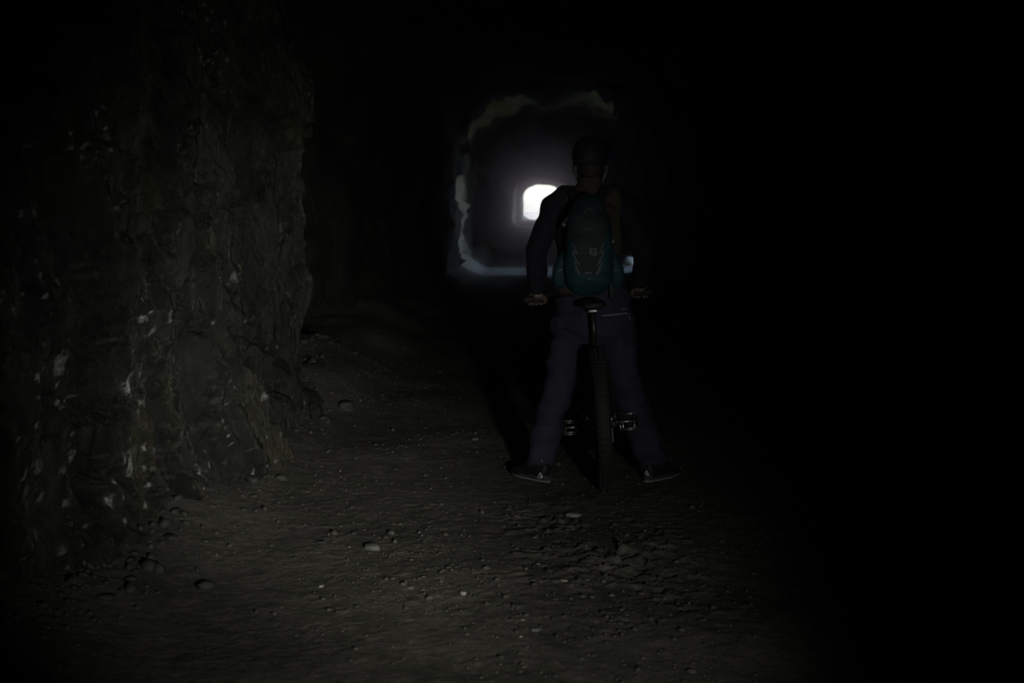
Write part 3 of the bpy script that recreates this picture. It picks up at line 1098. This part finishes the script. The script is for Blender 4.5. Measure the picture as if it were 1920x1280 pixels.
# head: skull, jaw, nose, brow, ears
hd = head
loft(b, [hd + Vector((0, .0, .125)), hd + Vector((0, .0, .10)), hd + Vector((0, .0, .05)), hd + Vector((0, .003, 0)), hd + Vector((0, .015, -.05)), hd + Vector((0, .035, -.09)), hd + Vector((0, .05, -.115))],
     [(.045, .055), (.065, .08), (.077, .098), (.076, .098), (.067, .085), (.052, .062), (.03, .035)], 24, fw)
loft(b, [hd + Vector((0, .095, .01)), hd + Vector((0, .112, -.018)), hd + Vector((0, .112, -.034))], [.008, .012, .014], 10, Vector((1, 0, 0)))
for s in (-1, 1):
    ball(b, hd + Vector((s * .026, .088, .018)), (.018, .012, .007), 2)
    loft(b, [hd + Vector((s * .076, -.005, .02)), hd + Vector((s * .083, -.012, .0)), hd + Vector((s * .078, -.004, -.026))], [(.007, .016), (.008, .018), (.006, .011)], 10, fw)
ball(b, hd + Vector((0, .098, -.058)), (.024, .012, .006), 2)
ball(b, hd + Vector((0, .094, -.068)), (.020, .012, .006), 2)
loft(b, [hd + Vector((0, -.015, -.03)), hd + Vector((0, -.02, -.09)), neckb + Vector((0, .0, -.02))], [(.06, .062), (.055, .058), (.066, .062)], 20, fw)
# trunk and limbs under the clothes
loft(b, [pel + Vector((0, 0, -.06)), pel + Vector((0, 0, .05)), hem + Vector((0, 0, .03)), chest, neckb + Vector((0, -.01, -.05))], [(.14, .1), (.165, .11), (.14, .095), (.16, .105), (.10, .08)], 20, fw)
for s, S_, E_, H_, K_, A_ in ((-1, SL, EL, HL, KL, AL), (1, SR, ER, HR, KR, AR)):
    loft(b, [S_ + Vector((-s * .06, 0, 0)), S_, S_.lerp(E_, .5), E_, E_.lerp(WR[s], .4), WR[s]], [.05, .052, .044, .038, .039, .026], 14, fw)
    loft(b, [H_ + Vector((0, 0, .06)), H_, H_.lerp(K_, .5), K_, K_.lerp(A_, .3), A_, A_ + Vector((0, 0, -.05))], [.05, .055, .050, .042, .042, .034, .032], 14, fw)
    hand(b, s)
me = remeshed(b, .0042, 3)
person = link('person', me, M_skin)
tag(person, 'person in helmet, dark trousers and backpack standing astride a bike, back to the camera', 'person')
M_eye = mat('eye', (.5, .5, .5), .2)
for s in (-1, 1):
    b = bmesh.new()
    ball(b, hd + Vector((s * .031, .086, .003)), .0115, 2)
    obj('eye', b, M_eye, person)
b = bmesh.new()
loft(b, [hd + Vector((0, -.030, -.108)), hd + Vector((0, -.020, -.05)), hd + Vector((0, -.01, .02)), hd + Vector((0, -.005, .09)), hd + Vector((0, 0, .13))],
     [(.05, .05), (.070, .072), (.081, .092), (.074, .092), (.04, .05)], 24, fw)
me = remeshed(b, .006, 4, lambda P, N: .004 * vn3(P * 90, 3))
obj_h = link('hair', me, M_hair, person)


def cloth(amp, fx, fz, seed):
    def f(P, N):
        w = P + .05 * np.stack([vn3(P * 7, seed), vn3(P * 7, seed + 1), vn3(P * 7, seed + 2)], 1) * 2
        a = vn3(w * np.array([fx, fx, fz]), seed + 3)
        bb = vn3(w * np.array([fx * 2.3, fx * 2.3, fz * 2.0]), seed + 4)
        return amp * (1.2 * (.25 - np.abs(a)) + .5 * bb)
    return f


# trousers
b = bmesh.new()
loft(b, [pel + Vector((0, 0, -.11)), pel + Vector((0, .0, -.05)), pel + Vector((0, .0, .02)), pel + Vector((0, 0, .10)), hem + Vector((0, 0, .02))],
     [(.13, .10), (.195, .135), (.212, .140), (.200, .128), (.186, .118)], 28, fw, 2.3, rnd=.2)
for s, H_, K_, A_ in ((-1, HL, KL, AL), (1, HR, KR, AR)):
    cuff = A_ + Vector((0, 0, -.015))
    loft(b, [H_ + Vector((0, 0, .03)), H_ + Vector((s * .0, 0, -.08)), H_.lerp(K_, .6), K_, K_.lerp(A_, .3), K_.lerp(A_, .7), cuff],
         [.100, .098, .089, .081, .080, .076, .073], 22, fw, rnd=.15)
me = remeshed(b, .0065, 5, cloth(.034, 6.5, 12, 71))
trou = link('trousers', me, M_jean, person)
T_bvh = bvh_of(me)


def on_surface(bvh, px, py, lift=.002):
    o = Vector((0, 0, CAMZ))
    d = (W(px, py, 5) - o).normalized()
    h = bvh.ray_cast(o, d)
    return (h[0] + h[1] * lift, h[1]) if h[0] is not None else (None, None)


def line_on(bvh, pix, n=8, lift=.002):
    out = []
    for (a0, b0), (a1, b1) in zip(pix, pix[1:]):
        for k in range(n):
            p, _ = on_surface(bvh, a0 + (a1 - a0) * k / n, b0 + (b1 - b0) * k / n, lift)
            if p is not None:
                out.append(p)
    p, _ = on_surface(bvh, *pix[-1], lift)
    if p is not None:
        out.append(p)
    return out


b = bmesh.new()
for pix, r in (([(1128, 592), (1150, 590), (1177, 587)], .0045), ([(1164, 580), (1175, 579)], .004), ([(1178, 588), (1181, 600)], .002)):
    l_ = line_on(T_bvh, pix)
    if len(l_) > 2:
        loft(b, l_, [(r, r * .5)] * len(l_), 8, Vector((0, 1, 0)), rnd=0)
obj('pocket_trim', b, mat('grey blue trim', (.20, .20, .26), .5, var=.1), trou)

# shirt with raglan sleeves
b = bmesh.new()
loft(b, [hem + Vector((0, 0, -.005)), hem + Vector((0, .005, .06)), hem.lerp(chest, .5), chest, chest.lerp(neckb, .5), neckb + Vector((0, -.005, -.045)), neckb + Vector((0, -.005, .0)), neckb + Vector((0, -.004, .085))],
     [(.192, .125), (.185, .12), (.172, .115), (.186, .122), (.178, .112), (.115, .08), (.076, .070), (.068, .068)], 28, fw, 2.3, rnd=.15)
for s, S_, E_ in ((-1, SL, EL), (1, SR, ER)):
    cu = WR[s].lerp(E_, .12)
    loft(b, [neckb + Vector((s * .05, -.005, -.02)), S_ + Vector((-s * .065, 0, .055)), S_, S_.lerp(E_, .35), E_, E_.lerp(cu, .5), cu],
         [.055, .070, .076, .066, .056, .052, .043], 20, fw, rnd=.3)
    # loose cloth under the arm
    loft(b, [S_ + Vector((-s * .05, 0, -.03)), S_ + Vector((-s * .035, 0, -.12))], [.075, .05], 14, fw)
me = remeshed(b, .0065, 5, cloth(.020, 8, 10, 81))
n = len(me.polygons)
me.materials.append(M_shirt)
me.materials.append(M_sleeve)
cen = np.empty(n * 3, np.float32)
me.polygons.foreach_get('center', cen)
cen = cen.reshape(-1, 3)
mid = pel.x
sl = (np.abs(cen[:, 0] - mid) > .145 + np.clip(1.30 - cen[:, 2], 0, .5) * .12)
me.polygons.foreach_set('material_index', sl.astype(np.int32))
shirt = link('shirt', me, None, person)
S_bvh = bvh_of(me)

# shoes
for s, A_ in ((-1, AL), (1, AR)):
    yaw = R(38) * s
    fd = Vector((math.sin(yaw), math.cos(yaw), 0))
    sdv = Vector((math.cos(yaw), -math.sin(yaw), 0))
    gzh = float(gz0(A_.x, A_.y - .03))
    base = Vector((A_.x, A_.y, gzh)) - fd * .055
    b = bmesh.new()
    L_ = [(0, .030, .052, .047), (.03, .036, .060, .058), (.08, .036, .052, .052), (.14, .042, .042, .042), (.20, .046, .034, .034), (.25, .040, .028, .026), (.275, .022, .022, .016)]
    loft(b, [base + fd * p[0] + up * p[2] for p in L_], [(p[1], p[3]) for p in L_], 20, up, 2.4, rnd=.5)
    loft(b, [base + fd * .035 + up * .06, base + fd * .045 + up * .105], [(.038, .045), (.036, .042)], 18, fd)
    sm = remeshed(b, .005, 3)
    shoe = link('shoe', sm, M_shoe, person)
    sb = bvh_of(sm)
    b = bmesh.new()
    top, bot = [], []
    for k in range(28):
        th = 2 * math.pi * k / 28
        c_, s_ = math.cos(th), math.sin(th)
        lx_ = .042 * math.copysign(abs(s_) ** .8, s_) * (1.08 if c_ > 0 else .9)
        ly_ = .125 + .155 * c_
        p = base + fd * ly_ + sdv * lx_
        zt = .026 + (.012 if c_ < -.3 else 0) + .008 * max(0, c_)
        bot.append(b.verts.new(Vector((p.x, p.y, gzh + .002 + .010 * max(0, c_) ** 3))))
        top.append(b.verts.new(Vector((p.x, p.y, gzh + zt + .006 * max(0, c_)))))
    for k in range(28):
        b.faces.new((bot[k], bot[(k + 1) % 28], top[(k + 1) % 28], top[k]))
    b.faces.new(top)
    b.faces.new(bot[::-1])
    obj('sole', b, mat('dark rubber sole', (.05, .05, .055), .7), shoe, smooth=False)
    b = bmesh.new()
    pl = []
    for k in range(29):
        th = 2 * math.pi * k / 28
        c_, s_ = math.cos(th), math.sin(th)
        lx_ = .0425 * math.copysign(abs(s_) ** .8, s_) * (1.08 if c_ > 0 else .9)
        p = base + fd * (.125 + .1565 * c_) + sdv * lx_
        pl.append(Vector((p.x, p.y, gzh + .009 + .010 * max(0, c_) ** 3)))
    tube(b, pl, .0032, 6)
    obj('sole_edge', b, M_sole, shoe)
    # the little peaked mark on the heel
    hx, hy = ((1013, 892) if s < 0 else (1212, 888))
    b = bmesh.new()
    for pix in ([(hx - 5.5, hy + 5), (hx + .5, hy - 6.5), (hx + 6, hy + 5)], [(hx - .8, hy + 5), (hx + 1.2, hy - .5), (hx + 3, hy + 3.5)]):
        l_ = line_on(sb, pix, 4, .0015)
        if len(l_) > 2:
            loft(b, l_, [(.0036, .0015)] * len(l_), 6, fd, rnd=0)
    if len(b.verts):
        obj('heel_mark', b, M_mark, shoe, smooth=False)
    # heel tab
    b = bmesh.new()
    q0 = base + fd * .002 + up * .10 - sdv * (.02 * -s)
    loft(b, [q0, q0 + up * .02 + fd * .004], [(.006, .003)] * 2, 8, fd, rnd=0)
    obj('pull_tab', b, M_sole, shoe)

# helmet
b = bmesh.new()
hc = hd + Vector((0, .005, .035))
nu, nv = 40, 14
rings = []
for j in range(nv + 1):
    v = j / nv
    el = -.22 + v * (math.pi / 2 + .22)
    ring = []
    for k in range(nu):
        th = 2 * math.pi * k / nu
        rib = 1 + .045 * max(0, math.cos(th * 8)) * math.sin(min(1, v * 1.3) * math.pi)
        ex = .100 * math.cos(el) * math.sin(th) * rib
        ey = .138 * math.cos(el) * math.cos(th) * rib
        ez = .118 * math.sin(el) * rib - (.025 if (j == 0 and math.cos(th) < -.2) else 0)
        ring.append(b.verts.new(hc + Vector((ex, ey, ez))))
    rings.append(ring)
for r0, r1 in zip(rings, rings[1:]):
    for k in range(nu):
        b.faces.new((r0[k], r0[(k + 1) % nu], r1[(k + 1) % nu], r1[k]))
hel = obj('helmet', b, M_helm, person)
so = hel.modifiers.new('shell', 'SOLIDIFY')
so.thickness = .014
so.offset = -1
for s in (-1, 1):
    b = bmesh.new()
    loft(b, spline([hc + Vector((s * .088, .02, -.02)), hd + Vector((s * .088, .03, -.05)), hd + Vector((s * .05, .07, -.125))], 6), [(.0075, .0014)] * 13, 8, fw, rnd=0)
    loft(b, spline([hc + Vector((s * .086, -.05, -.025)), hd + Vector((s * .091, -.02, -.03)), hd + Vector((s * .088, .03, -.05))], 6), [(.0075, .0014)] * 13, 8, fw, rnd=0)
    obj('strap', b, M_web, hel)

# ------------------------------------------------------------------ backpack
M_teal = mat('teal nylon', (.008, .046, .058), .7, var=.2, scale=14, bump=.2, bscale=250)
M_char = mat('charcoal nylon', (.016, .024, .028), .7, var=.2, scale=14, bump=.25, bscale=250)
M_dteal = mat('dark teal nylon', (.010, .027, .031), .65, var=.2, scale=14, bump=.2, bscale=250)
M_pipe = mat('pale reflective piping', (.34, .35, .35), .4, var=.05)
M_grn = mat('green grey patch', (.045, .085, .08), .6, var=.05)
PD = 7.43
pz = [(545, 24, 14, 0), (538, 36, 40, .2), (520, 44, 62, .5), (490, 46, 74, .8), (460, 45, 74, .95), (430, 43, 68, 1), (405, 39, 58, 1), (385, 32, 44, 1), (373, 22, 26, 1)]
b = bmesh.new()
pts, rad = [], []
for (py, hw, dep, ln_) in pz:
    p = W(1103, py, 7.56 + (545 - py) * .00035)
    r = hw / FPX * 7.45
    pts.append(p - Vector((0, dep / 1000., 0)))
    rad.append((r, dep / 1000. + .012))
loft(b, spline(pts, 4), [tuple(np.interp(i / 4., range(len(rad)), [q[j] for q in rad]) for j in (0, 1)) for i in range((len(pts) - 1) * 4 + 1)], 32, fw, 2.6, rnd=.3)
pm = remeshed(b, .005, 5, cloth(.013, 10, 13, 91))
n = len(pm.polygons)
cen = np.empty(n * 3, np.float32)
pm.polygons.foreach_get('center', cen)
cen = cen.reshape(-1, 3).astype(float)
qc = (cen - np.array([0, 0, CAMZ]))
qx, qy = qc[:, 0], cen[:, 2]
c0 = W(1103, 460, PD)
zz = lambda py: W(1103, py, PD).z
mw = lambda px: px / FPX * PD
cxw = np.abs(cen[:, 0] - c0.x)
panel = (cen[:, 2] > zz(514)) & (cen[:, 2] < zz(440)) & (cxw < mw(17) + (cen[:, 2] - zz(514)) / (zz(440) - zz(514)) * mw(16)) & (cen[:, 1] < 7.52)
topd = (cen[:, 2] >= zz(440))
for m_ in (M_teal, M_char, M_dteal):
    pm.materials.append(m_)
pm.polygons.foreach_set('material_index', np.where(panel, 1, np.where(topd, 2, 0)).astype(np.int32))
pack = empty('backpack', W(1103, 545, 7.5))
tag(pack, 'teal daypack with dark centre panel and pale zigzag piping on the standing person\'s back', 'backpack')
PO = pack.location


def pobj(name, bm_or_me, m_, parent=pack, smooth=True):
    if isinstance(bm_or_me, bmesh.types.BMesh):
        o = obj(name, bm_or_me, m_, parent, smooth)
    else:
        o = link(name, bm_or_me, m_, parent, smooth)
    if parent is pack:
        o.data.transform(Matrix.Translation(-PO))
    else:
        o.data.transform(Matrix.Translation(-PO))
    return o


P_bvh = bvh_of(pm)
bag = pobj('bag', pm, None)


def piping(name, lines, r, m_, closed=False):
    bb = bmesh.new()
    for pix in lines:
        l_ = line_on(P_bvh, pix, 5, .001)
        if len(l_) > 2:
            tube(bb, l_, r, 6)
    return pobj(name, bb, m_, bag)


zig = [(1073, 454), (1083, 477), (1075, 471), (1074, 476), (1087, 497), (1079, 490), (1078, 494), (1088, 515), (1078, 505)]
piping('piping', [zig], .0011, M_pipe)
piping('piping', [[(2206 - x, y) for (x, y) in zig]], .0011, M_pipe)
piping('zip', [[(1062, 470), (1064, 500), (1074, 526), (1088, 538), (1103, 541), (1118, 538), (1132, 526), (1142, 500), (1144, 470)]], .0014, M_char)
piping('zip', [[(1063, 432), (1075, 439), (1103, 442), (1131, 439), (1143, 432)]], .0014, M_char)
piping('emblem', [[(1094, 397), (1098, 392), (1104, 391), (1110, 392), (1113, 397), (1109, 401), (1104, 405), (1099, 401), (1094, 397)], [(1097, 398), (1104, 395), (1110, 398)]], .0011, M_web)
piping('emblem', [[(1094, 430), (1101, 428), (1104, 430), (1108, 426), (1111, 429), (1105, 432), (1094, 430)]], .0010, M_web)
piping('reflector', [[(1097, 511), (1103, 512), (1109, 511.5)]], .0016, M_pipe)
piping('reflector', [[(1102, 523), (1109, 522.5)]], .0013, M_pipe)
# stitched label patch
pc_, nrm = on_surface(P_bvh, 1112, 473, .002)
bb = bmesh.new()
rt = Matrix.Rotation(0, 3, 'X')
box(bb, pc_, (mw(15), .004, mw(16)), bev=.0015)
patch = pobj('label_patch', bb, M_grn, bag, smooth=False)
bb = bmesh.new()
box(bb, pc_ + Vector((0, -.003, mw(3.5))), (mw(8), .002, mw(2.2)))
box(bb, pc_ + Vector((0, -.003, -mw(1.6))), (mw(2.2), .002, mw(8)))
pobj('patch_mark', bb, M_char, bag, smooth=False)
# grab loop
bb = bmesh.new()
g0 = W(1103, 372, 7.58)
tube(bb, spline([g0 + Vector((-.03, 0, -.005)), g0 + Vector((-.02, -.005, .02)), g0 + Vector((.02, -.005, .02)), g0 + Vector((.03, 0, -.005))], 6), .005, 8)
pobj('grab_loop', bb, M_char)
# stretch side pockets / hip wings
for s in (-1, 1):
    bb = bmesh.new()
    cx0 = 1103 + s * 52
    loft(bb, [W(cx0, 534, 7.585), W(cx0 + s * 2, 522, 7.575), W(cx0 + s * 1, 505, 7.57), W(cx0 - s * 3, 488, 7.57), W(cx0 - s * 6, 474, 7.58)],
         [(.030, .030), (.042, .04), (.040, .042), (.030, .036), (.016, .02)], 20, fw, 2.2)
    mm = remeshed(bb, .005, 4, cloth(.004, 16, 12, 97 + s))
    sbv = bvh_of(mm)
    sp_ = pobj('side_pocket', mm, M_teal)
    bb = bmesh.new()
    l_ = line_on(sbv, [(cx0 - 5, 508), (cx0 + 3, 505)], 4, .001)
    if len(l_) > 2:
        tube(bb, l_, .0018, 6)
        pobj('tab', bb, M_pipe, sp_)
    # compression strap and buckle
    bb = bmesh.new()
    y_s = 420 if s < 0 else 452
    p0, p1 = W(1103 + s * 40, y_s - 12, 7.50), W(1103 + s * 49, y_s + 8, 7.55)
    loft(bb, [p0, p1], [(.009, .0025)] * 2, 8, fw, rnd=0)
    pobj('compression_strap', bb, M_char)
    bb = bmesh.new()
    box(bb, p0.lerp(p1, .6), (.02, .012, .026), bev=.004)
    pobj('buckle', bb, M_web)
    # shoulder strap over the shoulder and down the chest
    bb = bmesh.new()
    q = [W(1103 + s * 20, 380, 7.63), W(1103 + s * 33, 362, 7.74)]
    sp2 = spline([W(1103 + s * 18, 385, 7.64), W(1103 + s * 30, 361, 7.74), W(1103 + s * 36, 356, 7.85), W(1103 + s * 40, 385, 7.965), W(1103 + s * 38, 450, 7.96), W(1103 + s * 50, 505, 7.88), W(1103 + s * 53, 525, 7.72), W(1103 + s * 46, 528, 7.62)], 5)
    loft(bb, sp2, [(.026, .006)] * len(sp2), 12, fw, 3, rnd=.1)
    pobj('shoulder_strap', bb, M_char)
    # hip belt webbing and its loose tail
    bb = bmesh.new()
    hb = spline([W(1103 + s * 30, 533, 7.56), W(1103 + s * 62, 537, 7.60), W(1103 + s * 70, 536, 7.70), W(1103 + s * 55, 535, 7.80), W(1103 + s * 10, 535, 7.84)], 5)
    loft(bb, hb, [(.003, .012)] * len(hb), 10, up, 3, rnd=0)
    hbo = pobj('hip_belt', bb, M_char)
    bb = bmesh.new()
    e0 = W(1103 + s * 50, 533, 7.555)
    box(bb, e0, (.022, .006, .006), bev=.002)
    pobj('tab', bb, M_pipe, hbo)
bb = bmesh.new()
t0 = W(1145, 530, 7.54)
loft(bb, spline([t0, t0 + Vector((.004, -.008, -.04)), t0 + Vector((.006, .0, -.085))], 5), [(.011, .0018)] * 11, 8, fw, rnd=0)
pobj('strap_tail', bb, M_dteal)

# ------------------------------------------------------------------ dusty air, partly standing in for lens glare
bm = bmesh.new()
box(bm, (0, 92, -7), (56, 204, 32))
M_air = bpy.data.materials.new('dusty air')
M_air.use_nodes = True
t = M_air.node_tree
t.nodes.remove(t.nodes['Principled BSDF'])
pv = t.nodes.new('ShaderNodeVolumePrincipled')
pv.inputs['Color'].default_value = (.91, .85, 1.0, 1)  # violet tint imitates lens glare round the exit
pv.inputs['Density'].default_value = .0052
pv.inputs['Anisotropy'].default_value = .970
t.links.new(pv.outputs[0], t.nodes['Material Output'].inputs['Volume'])
tag(obj('haze', bm, M_air, smooth=False), 'thin dusty air, partly standing in for lens glare round the far daylight', kind='stuff')
